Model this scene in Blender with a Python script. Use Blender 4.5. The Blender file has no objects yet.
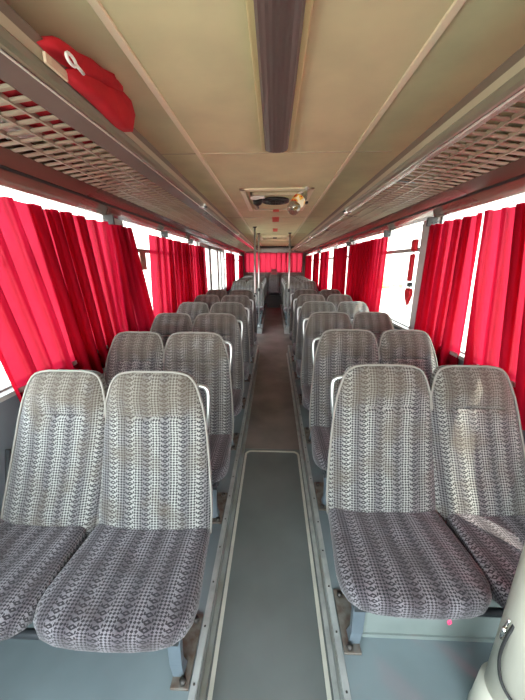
import bpy, math, random
from mathutils import Vector, Matrix
random.seed(7)
PI = math.pi
C = bpy.context.scene.collection
S = 0.86            # working units -> metres

# ------------------------------------------------------------------ camera
cam_d = bpy.data.cameras.new('camera'); cam = bpy.data.objects.new('camera', cam_d); C.objects.link(cam)
th = math.radians(15.996); psi = math.radians(2.11)
F = Vector((-math.sin(psi)*math.cos(th), math.cos(psi)*math.cos(th), -math.sin(th)))
Rv = Vector((math.cos(psi), math.sin(psi), 0)); Uv = Rv.cross(F)
M4 = Matrix((Rv, Uv, -F)).transposed().to_4x4(); M4.translation = Vector((0, 0, 1.68*S))
cam.matrix_world = M4
cam_d.sensor_fit = 'HORIZONTAL'; cam_d.sensor_width = 36.0; cam_d.lens = 36.0*300.0/525.0
cam_d.clip_start = 0.02; cam_d.clip_end = 500
bpy.context.scene.camera = cam

# ------------------------------------------------------------------ world and sun
w = bpy.data.worlds.new('world'); bpy.context.scene.world = w; w.use_nodes = True
nt = w.node_tree; bg = nt.nodes['Background']
tc = nt.nodes.new('ShaderNodeTexCoord'); sp = nt.nodes.new('ShaderNodeSeparateXYZ')
rp = nt.nodes.new('ShaderNodeValToRGB'); nt.links.new(tc.outputs['Generated'], sp.inputs[0])
nt.links.new(sp.outputs['Z'], rp.inputs[0]); nt.links.new(rp.outputs[0], bg.inputs[0])
rp.color_ramp.elements[0].position = 0.0; rp.color_ramp.elements[0].color = (1.0, 0.97, 0.92, 1)
rp.color_ramp.elements[1].position = 0.5; rp.color_ramp.elements[1].color = (0.78, 0.9, 1.0, 1)
# the sky is brightest towards the sun, ahead of the bus
g1 = nt.nodes.new('ShaderNodeMath'); g1.operation = 'MULTIPLY'; g1.inputs[1].default_value = -1.0; nt.links.new(sp.outputs['Y'], g1.inputs[0])
g2 = nt.nodes.new('ShaderNodeMath'); g2.operation = 'MAXIMUM'; g2.inputs[1].default_value = 0.0; nt.links.new(g1.outputs[0], g2.inputs[0])
g3 = nt.nodes.new('ShaderNodeMath'); g3.operation = 'MULTIPLY_ADD'; g3.inputs[1].default_value = 13.5; g3.inputs[2].default_value = 2.9
nt.links.new(g2.outputs[0], g3.inputs[0]); nt.links.new(g3.outputs[0], bg.inputs[1])
sd = bpy.data.lights.new('sun', 'SUN'); sd.energy = 9.0; sd.angle = math.radians(0.8); sd.color = (1.0, 0.93, 0.8)
so = bpy.data.objects.new('sun', sd); C.objects.link(so); so.location = (8, -6, 14)
so.rotation_euler = Vector((-0.42, 0.30, -0.85)).to_track_quat('-Z', 'Y').to_euler()

def portal(name, loc, sx, sy, direction):
    a = bpy.data.lights.new(name, 'AREA'); a.shape = 'RECTANGLE'; a.size = sx*S; a.size_y = sy*S
    a.cycles.is_portal = True
    o = bpy.data.objects.new(name, a); C.objects.link(o); o.location = Vector(loc)*S
    o.rotation_euler = Vector(direction).to_track_quat('-Z', 'Z').to_euler()
    return o
portal('windscreen_daylight', (0, -1.75, 1.55), 2.5, 1.5, (0, 1, 0))
portal('window_daylight_left', (-1.47, 5.5, 1.55), 14.4, 1.1, (1, 0, 0))
portal('window_daylight_right', (1.47, 5.5, 1.55), 14.4, 1.1, (-1, 0, 0))
portal('rear_daylight', (0, 13.15, 1.7), 2.4, 0.9, (0, -1, 0))

sc = bpy.context.scene
sc.view_settings.view_transform = 'Standard'; sc.view_settings.look = 'None'
sc.view_settings.gamma = 1.0; sc.view_settings.use_curve_mapping = False
sc.view_settings.exposure = 0.80
sc.cycles.use_denoising = True
sc.cycles.max_bounces = 12; sc.cycles.diffuse_bounces = 8; sc.cycles.transparent_max_bounces = 16
sc.cycles.sample_clamp_indirect = 8.0; sc.cycles.caustics_reflective = False

# ------------------------------------------------------------------ materials
def new_mat(name):
    m = bpy.data.materials.new(name); m.use_nodes = True
    return m, m.node_tree, m.node_tree.nodes['Principled BSDF']
def mat(name, col, rough=0.6, metal=0.0, noise=0.0, nscale=8.0, bump=0.0, spec=0.5, coat=0.0, col2=None):
    m, t, b = new_mat(name)
    b.inputs['Roughness'].default_value = rough; b.inputs['Metallic'].default_value = metal
    b.inputs['Specular IOR Level'].default_value = spec; b.inputs['Coat Weight'].default_value = coat
    b.inputs['Base Color'].default_value = (*col, 1)
    if noise > 0 or bump > 0 or col2:
        tc = t.nodes.new('ShaderNodeTexCoord'); n = t.nodes.new('ShaderNodeTexNoise')
        n.inputs['Scale'].default_value = nscale; n.inputs['Detail'].default_value = 6
        t.links.new(tc.outputs['Object'], n.inputs['Vector'])
        r = t.nodes.new('ShaderNodeValToRGB')
        c2 = col2 if col2 else tuple(c*(1-noise) for c in col)
        r.color_ramp.elements[0].position = 0.3; r.color_ramp.elements[0].color = (*c2, 1)
        r.color_ramp.elements[1].position = 0.65; r.color_ramp.elements[1].color = (*col, 1)
        t.links.new(n.outputs['Fac'], r.inputs[0]); t.links.new(r.outputs[0], b.inputs['Base Color'])
        if bump > 0:
            bp = t.nodes.new('ShaderNodeBump'); bp.inputs['Strength'].default_value = bump; bp.inputs['Distance'].default_value = 0.01
            t.links.new(n.outputs['Fac'], bp.inputs['Height']); t.links.new(bp.outputs[0], b.inputs['Normal'])
    return m

class NG:
    def __init__(s, t): s.t = t
    def m(s, op, a, b=None, c=None):
        n = s.t.nodes.new('ShaderNodeMath'); n.operation = op
        for i, v in enumerate((a, b, c)):
            if v is None: continue
            if isinstance(v, (int, float)): n.inputs[i].default_value = v
            else: s.t.links.new(v, n.inputs[i])
        return n.outputs[0]
    def mix(s, f, a, b):
        n = s.t.nodes.new('ShaderNodeMix'); n.data_type = 'RGBA'
        for i, v in ((0, f), (6, a), (7, b)):
            if isinstance(v, (int, float)): n.inputs[i].default_value = v
            elif isinstance(v, tuple): n.inputs[i].default_value = (*v, 1)
            else: s.t.links.new(v, n.inputs[i])
        return n.outputs[2]

def fabric(name, light, dark, mid, soil):
    m, t, b = new_mat(name); g = NG(t)
    uv = t.nodes.new('ShaderNodeUVMap'); sx = t.nodes.new('ShaderNodeSeparateXYZ'); t.links.new(uv.outputs[0], sx.inputs[0])
    nz = t.nodes.new('ShaderNodeTexNoise'); nz.inputs['Scale'].default_value = 160; nz.inputs['Detail'].default_value = 3
    t.links.new(uv.outputs[0], nz.inputs['Vector'])
    wob = g.m('MULTIPLY', g.m('SUBTRACT', nz.outputs['Fac'], 0.5), 0.006)
    u = g.m('ADD', g.m('ADD', sx.outputs[0], 3.0), wob); v = g.m('ADD', g.m('ADD', sx.outputs[1], 3.0), wob)
    W = 0.040; H = 0.021
    cell = g.m('DIVIDE', u, W); fu = g.m('FRACT', cell); cid = g.m('FLOOR', cell)
    tri = lambda x: g.m('MULTIPLY', g.m('ABSOLUTE', g.m('SUBTRACT', x, 0.5)), 2.0)
    tu = tri(fu)
    vv = g.m('FRACT', g.m('DIVIDE', v, H)); tv = tri(vv)
    # column type A: diamonds with a bright eye, joined by arrow heads
    dsum = g.m('ADD', tu, tv)
    big = g.m('LESS_THAN', dsum, 0.88)
    eye = g.m('LESS_THAN', dsum, 0.30)
    edge = g.m('MULTIPLY', g.m('GREATER_THAN', tu, 0.72), g.m('GREATER_THAN', g.m('FRACT', g.m('ADD', g.m('DIVIDE', v, H), fu)), 0.5))
    A = g.m('MINIMUM', g.m('ADD', g.m('SUBTRACT', big, eye), edge), 1.0)
    # column type B: fine small lattice
    fu2 = g.m('FRACT', g.m('MULTIPLY', cell, 3.0)); fv2 = g.m('FRACT', g.m('DIVIDE', v, H*0.55))
    B = g.m('LESS_THAN', g.m('ADD', tri(fu2), tri(fv2)), 0.95)
    # column type C: chevrons
    ch = g.m('FRACT', g.m('ADD', g.m('DIVIDE', v, H*0.8), tu)); Cc = g.m('GREATER_THAN', ch, 0.52)
    r3 = g.m('MODULO', cid, 4.0)
    isA = g.m('LESS_THAN', g.m('MODULO', cid, 2.0), 0.5)
    isC = g.m('COMPARE', r3, 7.0, 0.4)
    isB = g.m('SUBTRACT', 1.0, isA)
    P = g.m('ADD', g.m('ADD', g.m('MULTIPLY', A, isA), g.m('MULTIPLY', B, isB)), g.m('MULTIPLY', Cc, isC))
    # soft stripes of mid tone
    st = g.m('MULTIPLY', g.m('ADD', g.m('SINE', g.m('MULTIPLY', u, 2*PI/0.092)), 1.0), 0.5)
    base = g.mix(g.m('MULTIPLY', st, 0.75), light, mid)
    col = g.mix(g.m('MULTIPLY', P, 0.93), base, dark)
    # thread speckle
    n2 = t.nodes.new('ShaderNodeTexNoise'); n2.inputs['Scale'].default_value = 320; n2.inputs['Detail'].default_value = 2
    t.links.new(uv.outputs[0], n2.inputs['Vector'])
    spk = g.m('MULTIPLY', g.m('SUBTRACT', n2.outputs['Fac'], 0.5), 2.2)
    spc = g.m('MAXIMUM', g.m('MINIMUM', g.m('ADD', spk, 0.15), 0.7), 0.0)
    col = g.mix(spc, col, mid)
    # wear and dirt patches
    n3 = t.nodes.new('ShaderNodeTexNoise'); n3.inputs['Scale'].default_value = 7; n3.inputs['Detail'].default_value = 4
    oi = t.nodes.new('ShaderNodeObjectInfo'); va = t.nodes.new('ShaderNodeVectorMath'); va.operation = 'ADD'
    t.links.new(uv.outputs[0], va.inputs[0])
    cx = t.nodes.new('ShaderNodeCombineXYZ'); rr = g.m('MULTIPLY', oi.outputs['Random'], 20.0); t.links.new(rr, cx.inputs[0]); t.links.new(rr, cx.inputs[2])
    t.links.new(cx.outputs[0], va.inputs[1]); t.links.new(va.outputs[0], n3.inputs['Vector'])
    hd = g.m('SMOOTH_MIN', g.m('MAXIMUM', g.m('MULTIPLY', g.m('SUBTRACT', sx.outputs[1], 0.48), 6.0), 0.0), 1.0, 0.2)
    df = g.m('MULTIPLY', g.m('MAXIMUM', g.m('SUBTRACT', g.m('ADD', n3.outputs['Fac'], g.m('MULTIPLY', hd, 0.25)), 0.48), 0.0), 2.2)
    df = g.m('MINIMUM', df, 0.62)
    col = g.mix(df, col, soil)
    t.links.new(col, b.inputs['Base Color'])
    b.inputs['Roughness'].default_value = 0.95; b.inputs['Specular IOR Level'].default_value = 0.15
    b.inputs['Sheen Weight'].default_value = 0.2
    bp = t.nodes.new('ShaderNodeBump'); bp.inputs['Strength'].default_value = 0.35; bp.inputs['Distance'].default_value = 0.003
    t.links.new(g.m('ADD', n2.outputs['Fac'], g.m('MULTIPLY', P, -0.5)), bp.inputs['Height']); t.links.new(bp.outputs[0], b.inputs['Normal'])
    return m

def curtain_mat(name, col, tr, clear):
    m = bpy.data.materials.new(name); m.use_nodes = True; t = m.node_tree
    for n in list(t.nodes): t.nodes.remove(n)
    out = t.nodes.new('ShaderNodeOutputMaterial')
    d = t.nodes.new('ShaderNodeBsdfDiffuse'); d.inputs[0].default_value = (*col, 1)
    tl = t.nodes.new('ShaderNodeBsdfTranslucent')
    tp = t.nodes.new('ShaderNodeBsdfTransparent'); tp.inputs[0].default_value = (1.0, 0.10, 0.17, 1)
    tc = t.nodes.new('ShaderNodeTexCoord'); mp = t.nodes.new('ShaderNodeMapping'); mp.inputs['Scale'].default_value = (1, 220, 220)
    nz = t.nodes.new('ShaderNodeTexNoise'); nz.inputs['Scale'].default_value = 2; nz.inputs['Detail'].default_value = 2
    t.links.new(tc.outputs['Object'], mp.inputs[0]); t.links.new(mp.outputs[0], nz.inputs['Vector'])
    r = t.nodes.new('ShaderNodeValToRGB'); r.color_ramp.elements[0].color = (*[c*0.8 for c in tr], 1); r.color_ramp.elements[1].color = (*tr, 1)
    t.links.new(nz.outputs['Fac'], r.inputs[0]); t.links.new(r.outputs[0], tl.inputs[0])
    a = t.nodes.new('ShaderNodeMixShader'); a.inputs[0].default_value = 0.55
    t.links.new(d.outputs[0], a.inputs[1]); t.links.new(tl.outputs[0], a.inputs[2])
    c = t.nodes.new('ShaderNodeMixShader'); c.inputs[0].default_value = clear
    t.links.new(a.outputs[0], c.inputs[1]); t.links.new(tp.outputs[0], c.inputs[2])
    t.links.new(c.outputs[0], out.inputs[0])
    return m

def glass_mat(name, tint=(0.97, 0.98, 0.97), gloss=0.06):
    m = bpy.data.materials.new(name); m.use_nodes = True; t = m.node_tree
    for n in list(t.nodes): t.nodes.remove(n)
    out = t.nodes.new('ShaderNodeOutputMaterial'); a = t.nodes.new('ShaderNodeMixShader'); a.inputs[0].default_value = gloss
    tp = t.nodes.new('ShaderNodeBsdfTransparent'); tp.inputs[0].default_value = (*tint, 1)
    gl = t.nodes.new('ShaderNodeBsdfGlossy'); gl.inputs['Roughness'].default_value = 0.02
    t.links.new(tp.outputs[0], a.inputs[1]); t.links.new(gl.outputs[0], a.inputs[2]); t.links.new(a.outputs[0], out.inputs[0])
    return m

M = {}
M['ceiling'] = mat('ceiling_vinyl', (0.69, 0.65, 0.39), 0.75, noise=0.12, nscale=5, bump=0.05)
M['strip'] = mat('ceiling_strip', (0.84, 0.76, 0.54), 0.5)
M['seam'] = mat('ceiling_seam', (0.5, 0.44, 0.29), 0.7)
M['lampframe'] = mat('lamp_frame_cream', (0.62, 0.52, 0.26), 0.35)
M['rackbeige'] = mat('rack_lip_beige', (0.50, 0.44, 0.30), 0.45)
M['lipshade'] = mat('rack_lip_shadow', (0.20, 0.155, 0.11), 0.5)  # brown stands in for the shadow along the lip
M['railline'] = mat('cream_edge_line', (0.85, 0.82, 0.74), 0.3)
M['rail'] = mat('rack_rail', (0.235, 0.22, 0.15), 0.42, metal=0.1, noise=0.1, nscale=3)
M['railface'] = mat('rack_rail_face', (0.26, 0.20, 0.17), 0.25, spec=0.8, noise=0.12, nscale=4, coat=0.5)
M['bright'] = mat('polished_aluminium', (0.85, 0.83, 0.8), 0.18, metal=1.0)
M['slat'] = mat('rack_slats', (0.36, 0.305, 0.225), 0.45, noise=0.2, nscale=6)
M['header'] = mat('header_panel', (0.15, 0.09, 0.068), 0.16, spec=0.8, noise=0.1, nscale=2, coat=0.6)
M['seal'] = mat('black_rubber', (0.02, 0.02, 0.02), 0.7)
M['pillar'] = mat('pillar_grey', (0.42, 0.43, 0.42), 0.5, noise=0.1, nscale=5)
M['frame'] = mat('window_frame', (0.22, 0.22, 0.21), 0.4, metal=0.5)
M['sidewall'] = mat('side_wall_grey', (0.13, 0.15, 0.17), 0.6, noise=0.2, nscale=5)
M['rear'] = mat('rear_wall_brown', (0.10, 0.07, 0.06), 0.7, noise=0.2, nscale=5)
M['outer'] = mat('outer_paint', (0.6, 0.6, 0.58), 0.4)
M['lino'] = mat('platform_linoleum', (0.155, 0.195, 0.205), 0.42, noise=0.22, nscale=3.5, bump=0.03)
M['aisle'] = mat('aisle_linoleum', (0.125, 0.14, 0.135), 0.36, nscale=2.2, col2=(0.085, 0.096, 0.092), bump=0.02)
M['aislefar'] = mat('red_lit_brown_linoleum', (0.185, 0.15, 0.135), 0.45, nscale=3, col2=(0.10, 0.08, 0.072), bump=0.02)  # red light from the curtains is put into this brown
M['riser'] = mat('step_riser', (0.24, 0.27, 0.26), 0.45, nscale=7, col2=(0.17, 0.17, 0.14))
M['alu'] = mat('worn_aluminium', (0.42, 0.44, 0.42), 0.35, metal=0.25, noise=0.35, nscale=14)
M['line'] = mat('white_floor_strip', (0.50, 0.49, 0.42), 0.5, noise=0.2, nscale=12)
M['screw'] = mat('dark_screw', (0.05, 0.045, 0.04), 0.5, metal=0.5)
M['rust'] = mat('rusty_plate', (0.17, 0.16, 0.14), 0.6, metal=0.4, nscale=30, col2=(0.10, 0.065, 0.045), bump=0.2)
M['leg'] = mat('leg_blue_grey', (0.13, 0.165, 0.19), 0.35, metal=0.3, noise=0.2, nscale=12)
M['darkmetal'] = mat('dark_frame', (0.04, 0.045, 0.05), 0.45, metal=0.4)
M['handle'] = mat('handle_steel', (0.34, 0.37, 0.365), 0.28, metal=0.75)
M['pole'] = mat('pole_steel', (0.40, 0.40, 0.39), 0.3, metal=0.7)
M['piping'] = mat('seat_piping', (0.15, 0.145, 0.13), 0.8)
M['backf'] = fabric('patterned_back_fabric', (0.235, 0.243, 0.228), (0.004, 0.004, 0.006), (0.060, 0.056, 0.064), (0.060, 0.048, 0.033))
M['seatf'] = fabric('patterned_cushion_fabric', (0.175, 0.165, 0.178), (0.003, 0.0035, 0.005), (0.038, 0.030, 0.037), (0.024, 0.017, 0.017))
M['shell'] = mat('seat_shell', (0.07, 0.07, 0.075), 0.6)
M['curtain'] = curtain_mat('red_curtain_cloth', (0.42, 0.008, 0.026), (0.34, 0.007, 0.028), 0.09)
M['glass'] = glass_mat('window_glass')
M['stick'] = glass_mat('sheer_sticker', (1.0, 1.0, 1.0), 0.0)
_t = M['stick'].node_tree; _o = [q for q in _t.nodes if q.type == 'OUTPUT_MATERIAL'][0]; _tl = _t.nodes.new('ShaderNodeBsdfTranslucent'); _tl.inputs[0].default_value = (.9, .9, .88, 1); _t.links.new(_tl.outputs[0], _o.inputs[0])
M['box'] = mat('heater_cover', (0.19, 0.225, 0.21), 0.5, noise=0.2, nscale=5)
M['post'] = mat('cream_post', (0.50, 0.49, 0.41), 0.4, noise=0.08, nscale=4)
M['cable'] = mat('black_cable', (0.015, 0.015, 0.015), 0.5)
M['red'] = mat('red_cloth', (0.50, 0.006, 0.016), 0.85, noise=0.25, nscale=14, bump=0.3)
M['redplastic'] = mat('red_label', (0.65, 0.09, 0.06), 0.5)
M['white'] = mat('white_plastic', (0.8, 0.8, 0.78), 0.5)
M['paper'] = mat('crumpled_white_paper', (0.75, 0.74, 0.7), 0.8, noise=0.1, nscale=15)
M['black'] = mat('black_plastic', (0.012, 0.012, 0.012), 0.4)
M['diffuser'] = mat('lamp_diffuser', (0.13, 0.095, 0.085), 0.42, spec=0.4, nscale=3, noise=0.15)
M['wood'] = mat('beige_tag', (0.62, 0.50, 0.36), 0.6)
M['boxred'] = mat('dark_red_box', (0.12, 0.012, 0.015), 0.7)
M['cardm'] = mat('brown_card', (0.28, 0.12, 0.08), 0.6)
M['ground'] = mat('pale_ground', (0.42, 0.39, 0.33), 0.9, noise=0.25, nscale=0.6)
M['hedge'] = mat('dry_bush', (0.30, 0.32, 0.12), 0.9, noise=0.4, nscale=3)
M['ink'] = mat('dark_ink', (0.10, 0.02, 0.02), 0.6)

# ------------------------------------------------------------------ mesh helpers
class MB:
    def __init__(s): s.v = []; s.f = []; s.uv = []; s.smooth = []
    def add(s, vs, fs, uvs=None, smooth=False):
        o = len(s.v); s.v += [tuple(p) for p in vs]
        s.uv += (uvs if uvs else [(p[0], p[1]) for p in vs])
        s.f += [tuple(i+o for i in f) for f in fs]; s.smooth += [smooth]*len(fs)
        return s
    def box(s, x0, x1, y0, y1, z0, z1):
        if x0 > x1: x0, x1 = x1, x0
        if y0 > y1: y0, y1 = y1, y0
        return s.add([(x0,y0,z0),(x1,y0,z0),(x1,y1,z0),(x0,y1,z0),(x0,y0,z1),(x1,y0,z1),(x1,y1,z1),(x0,y1,z1)],
                     [(0,3,2,1),(4,5,6,7),(0,1,5,4),(1,2,6,5),(2,3,7,6),(3,0,4,7)])
    def prism_y(s, poly, y0, y1):          # poly of (x,z)
        n = len(poly)
        a = sum(poly[i][0]*poly[(i+1)%n][1]-poly[(i+1)%n][0]*poly[i][1] for i in range(n))
        if a < 0: poly = poly[::-1]
        vs = [(x,y0,z) for x,z in poly]+[(x,y1,z) for x,z in poly]
        fs = [tuple(range(n)), tuple(range(2*n-1, n-1, -1))]+[((i+1)%n, i, i+n, (i+1)%n+n) for i in range(n)]
        return s.add(vs, fs)
    def prism_z(s, poly, z0, z1):
        n = len(poly)
        a = sum(poly[i][0]*poly[(i+1)%n][1]-poly[(i+1)%n][0]*poly[i][1] for i in range(n))
        if a < 0: poly = poly[::-1]
        vs = [(x,y,z0) for x,y in poly]+[(x,y,z1) for x,y in poly]
        return s.add(vs, [tuple(range(n-1,-1,-1)), tuple(range(n, 2*n))]+[(i,(i+1)%n,(i+1)%n+n,i+n) for i in range(n)])
    def tube(s, pts, r, n=10, closed=False):
        pts = [Vector(p) for p in pts]; m = len(pts); vs = []; fs = []
        up = Vector((0.3, 0.2, 1)).normalized(); prev = None
        for i, p in enumerate(pts):
            if closed: d = pts[(i+1)%m]-pts[i-1]
            else: d = pts[min(i+1,m-1)]-pts[max(i-1,0)]
            d.normalize()
            if prev is None: a = d.cross(up).normalized()
            else: a = (prev-d*prev.dot(d)).normalized()
            prev = a; b = d.cross(a); rr = r[i] if isinstance(r, (list, tuple)) else r
            vs += [p+a*rr*math.cos(2*PI*k/n)+b*rr*math.sin(2*PI*k/n) for k in range(n)]
        for i in range(m if closed else m-1):
            j = (i+1)%m
            fs += [(i*n+k, i*n+(k+1)%n, j*n+(k+1)%n, j*n+k) for k in range(n)]
        if not closed: fs += [tuple(range(n-1,-1,-1)), tuple((m-1)*n+k for k in range(n))]
        return s.add(vs, fs, smooth=True)
    def build(s, name, m, parent=None, bevel=0, loc=None, mirror=False):
        k = -1 if mirror else 1
        me = bpy.data.meshes.new(name)
        fs = [f[::-1] for f in s.f] if mirror else s.f
        me.from_pydata([(x*S*k, y*S, z*S) for x,y,z in s.v], [], fs)
        uvl = me.uv_layers.new(name='UVMap')
        for l in me.loops: uvl.data[l.index].uv = s.uv[l.vertex_index]
        for p, sm in zip(me.polygons, s.smooth): p.use_smooth = sm
        me.materials.append(m); me.update()
        o = bpy.data.objects.new(name, me); C.objects.link(o)
        if parent: o.parent = parent
        if loc: o.location = Vector(loc)*S
        if bevel:
            b = o.modifiers.new('bevel', 'BEVEL'); b.width = bevel*S; b.segments = 3; b.limit_method = 'ANGLE'
        return o

def tag(o, label, cat, group=None):
    o['label'] = label; o['category'] = cat
    if group: o['group'] = group
    return o
def struct(o): o['kind'] = 'structure'; return o
def empty(name, loc, label=None, cat=None, group=None):
    o = bpy.data.objects.new(name, None); C.objects.link(o); o.location = Vector(loc)*S
    o.empty_display_size = 0.05
    if label: tag(o, label, cat, group)
    return o
def copy_tree(o, parent=None):
    c = o.copy(); C.objects.link(c); c.parent = parent
    for ch in [x for x in bpy.data.objects if x.parent == o]: copy_tree(ch, c)
    return c
def smooth_path(pts, n=6):
    pts = [Vector(p) for p in pts]; out = []
    for i in range(len(pts)-1):
        p0 = pts[max(i-1,0)]; p1 = pts[i]; p2 = pts[i+1]; p3 = pts[min(i+2,len(pts)-1)]
        for k in range(n):
            t = k/n
            out.append(0.5*((2*p1)+(p2-p0)*t+(2*p0-5*p1+4*p2-p3)*t*t+(3*p1-p0-3*p2+p3)*t*t*t))
    return out+[pts[-1]]

# ------------------------------------------------------------------ setting
XW = 1.36; YF = -1.7; YR = 13.0; ZC = 2.38
struct(MB().box(-60, 60, -60, 90, -1.3, -1.1).build('ground', M['ground']))
struct(MB().box(-0.285, 0.285, YF, 5.62, -0.06, 0).build('floor_aisle', M['aisle']))
struct(MB().box(-XW, XW, 5.62, 7.35, -0.06, 0).build('floor_door_area', M['aislefar']))
struct(MB().prism_y([(-0.285,-.06),(0.285,-.06),(0.285,0.0),(-0.285,0.0)], 7.35, YR).build('floor_rear_aisle', M['aislefar']))
for s_, nm in ((-1, 'left'), (1, 'right')):
    x0, x1 = (0.288, XW) if s_ > 0 else (-XW, -0.288)
    PZ = lambda y: .10+max(0, y-.85)*.01453
    ys_ = (YF, .85, 5.62)
    poly_ = [(y, PZ(y)) for y in ys_]
    vs = []
    for y in ys_: vs += [(x0,y,-.06),(x1,y,-.06),(x1,y,PZ(y)),(x0,y,PZ(y))]
    fs = [(0,1,2,3),(11,10,9,8)]
    for q in (0,4): fs += [(q+k, q+4+k, q+4+(k+1)%4, q+(k+1)%4) for k in range(4)]
    struct(MB().add(vs, fs).build('floor_platform_'+nm, M['lino']))
    struct(MB().box(x0, x1, 7.35, YR, -.06, .13).build('floor_rear_platform_'+nm, M['lino']))
    # aluminium edging with screws, and the riser facing
    mb = MB(); xe = 0.288*s_
    vs = []
    for y in ys_: vs += [(xe-.006*s_,y,PZ(y)-.02),(xe+.020*s_,y,PZ(y)-.02),(xe+.020*s_,y,PZ(y)+.004),(xe-.006*s_,y,PZ(y)+.004)]
    mb.add(vs, [f if s_ > 0 else f[::-1] for f in fs])
    tr = struct(mb.build('trim_%d' % (1 if s_ < 0 else 2), M['alu']))
    sc_ = MB()
    for k in range(34):
        y = -1.0+k*0.195; z = PZ(y)+.004
        sc_.tube([(xe+.007*s_, y, z-.003), (xe+.007*s_, y, z+.002)], .0045, 8)
    sc_.build('screws', M['screw'], tr)
    struct(MB().box(xe-.002*s_, xe-.008*s_, YF, 5.62, 0.0, .075).build('trim_%d' % (3 if s_ < 0 else 4), M['riser']))
    struct(MB().box(xe-.03*s_, xe-.0085*s_, YF, 5.62, 0.0, .012).build('trim_%d' % (5 if s_ < 0 else 6), M['alu'] if s_ > 0 else M['riser']))
    # pale corner edging where the rear platform begins
    struct(MB().box(xe-.01*s_, xe+.16*s_, 7.33, 7.37, 0.0, .145).box(xe-.01*s_, xe+.02*s_, 7.33, 12.2, .11, .14).build('trim_%d' % (7 if s_ < 0 else 8), M['alu']))
# white inlaid line of the aisle hatch, rounded corners
def strip_path(pts, wd, z, name, m):
    vs = []; n = len(pts)
    for i, p in enumerate(pts):
        a = pts[max(i-1,0)]; b = pts[min(i+1,n-1)]; d = Vector((b[0]-a[0], b[1]-a[1])).normalized(); q = Vector((-d.y, d.x))*wd/2
        vs += [(p[0]-q.x,p[1]-q.y,z+.003),(p[0]+q.x,p[1]+q.y,z+.003),(p[0]+q.x,p[1]+q.y,z-.004),(p[0]-q.x,p[1]-q.y,z-.004)]
    fs = []
    for i in range(n-1):
        for k in range(4): fs.append((i*4+k, i*4+(k+1)%4, i*4+4+(k+1)%4, i*4+4+k))
    return struct(MB().add(vs, [f[::-1] for f in fs]).build(name, m))
rc = 0.055
path = [(-.24, YF)]+[(-.24, 2.43-rc)]+[(-.24+rc-rc*math.cos(a), 2.43-rc+rc*math.sin(a)) for a in [PI/2*k/8 for k in range(1,9)]]
path += [(-x, y) for x, y in path[::-1]]
strip_path(path, .018, 0.0, 'trim_9', M['line'])
# floor beyond the hatch, reddish curtain light painted in as brown
struct(MB().box(-.279, .279, 2.47, 5.62, 0.0, .002).build('floor_red_lit_section', M['aislefar']))

# ceiling with shallow curve to the sides
poly = []
for k in range(25):
    x = -1.42+2.84*k/24; poly.append((x, ZC-0.05*max(0, abs(x)-.75)**1.6/.5))
struct(MB().prism_y(poly+[(1.42, 2.56), (-1.42, 2.56)], YF-.05, YR+.05).build('ceiling', M['ceiling']))
n = 10
for s_ in (-1, 1):
    struct(MB().box(s_*.505-.014, s_*.505+.014, YF, YR, ZC-.009, ZC+.003).build('trim_%d' % n, M['strip'], bevel=.003)); n += 1
for y in (2.24, 5.05, 7.75, 10.4):
    struct(MB().box(-.75, .75, y-.004, y+.004, ZC-.004, ZC+.003).build('trim_%d' % n, M['seam'])); n += 1

# side walls: lower panel, sill, header, pillars, windows
pillars = {-1: [(-1.7,-1.5),(2.62,2.80),(5.62,5.78),(8.25,8.40),(9.95,10.05),(12.7,13.0)],
            1: [(-1.7,-1.5),(2.74,2.95),(5.55,5.70),(7.02,7.14),(9.9,10.0),(12.7,13.0)]}
wn = 1
for s_, nm in ((-1,'left'),(1,'right')):
    if s_ > 0: struct(MB().box(XW, XW+.07, YF, YR, -.06, 1.03).build('wall_right', M['sidewall']))
    else:
        struct(MB().box(-XW-.07, -XW, YF, 5.95, -.06, 1.03).box(-XW-.07, -XW, 7.95, YR, -.06, 1.03).build('wall_left', M['sidewall']))
    struct(MB().box(s_*XW, s_*(XW+.07), YF, YR, 2.10, 2.50).build('wall_upper_'+nm, M['header']))
    struct(MB().box(s_*(XW-.035), s_*(XW+.03), YF, 5.9, 1.03, 1.055).box(s_*(XW-.035), s_*(XW+.03), 8.0, YR, 1.03, 1.055).build('trim_%d' % n, M['alu'])); n += 1
    # glossy sloped header panel under the rack
    hp = [(s_*1.15,2.155),(s_*1.17,2.185),(s_*1.358,2.15),(s_*1.358,2.045),(s_*1.325,2.045),(s_*1.30,2.062)]
    struct(MB().prism_y(hp, YF, YR-.02).build('trim_%d' % n, M['header'])); n += 1
    struct(MB().prism_y([(s_*1.225,2.104),(s_*1.235,2.094),(s_*1.237,2.101),(s_*1.228,2.109)], YF, YR-.02).build('trim_%d' % n, M['seal'])); n += 1
    for (a, b) in pillars[s_]:
        struct(MB().box(s_*(XW-.03), s_*(XW+.06), a, b, 1.0, 2.10).build('trim_%d' % n, M['pillar'], bevel=.008)); n += 1
    P = pillars[s_]
    for i in range(len(P)-1):
        a, b = P[i][1], P[i+1][0]
        if s_ < 0 and abs(a-5.78) < .01: continue       # door bay
        win = struct(empty('window_%d' % wn, (s_*(XW+.03), (a+b)/2, 1.03))); wn += 1
        o = Vector((s_*(XW+.03), (a+b)/2, 1.03))
        fr = MB(); t_ = .035
        ya, yb = a-o.y, b-o.y; za, zb = 0.0, 1.075
        for (q0,q1,r0,r1) in ((ya,yb,za,za+t_),(ya,yb,zb-t_,zb),(ya,ya+t_,za,zb),(yb-t_,yb,za,zb)):
            fr.box(-.015, .015, q0, q1, r0, r1)
        fr.build('window_frame', M['frame'], win)
        if b > 3: MB().box(-.022, .022, ya, yb, .765, .80).build('hopper_bar', M['frame'], win)
        MB().box(-.003, .003, ya+.02, yb-.02, .02, 1.06).build('pane', M['glass'], win)
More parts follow.
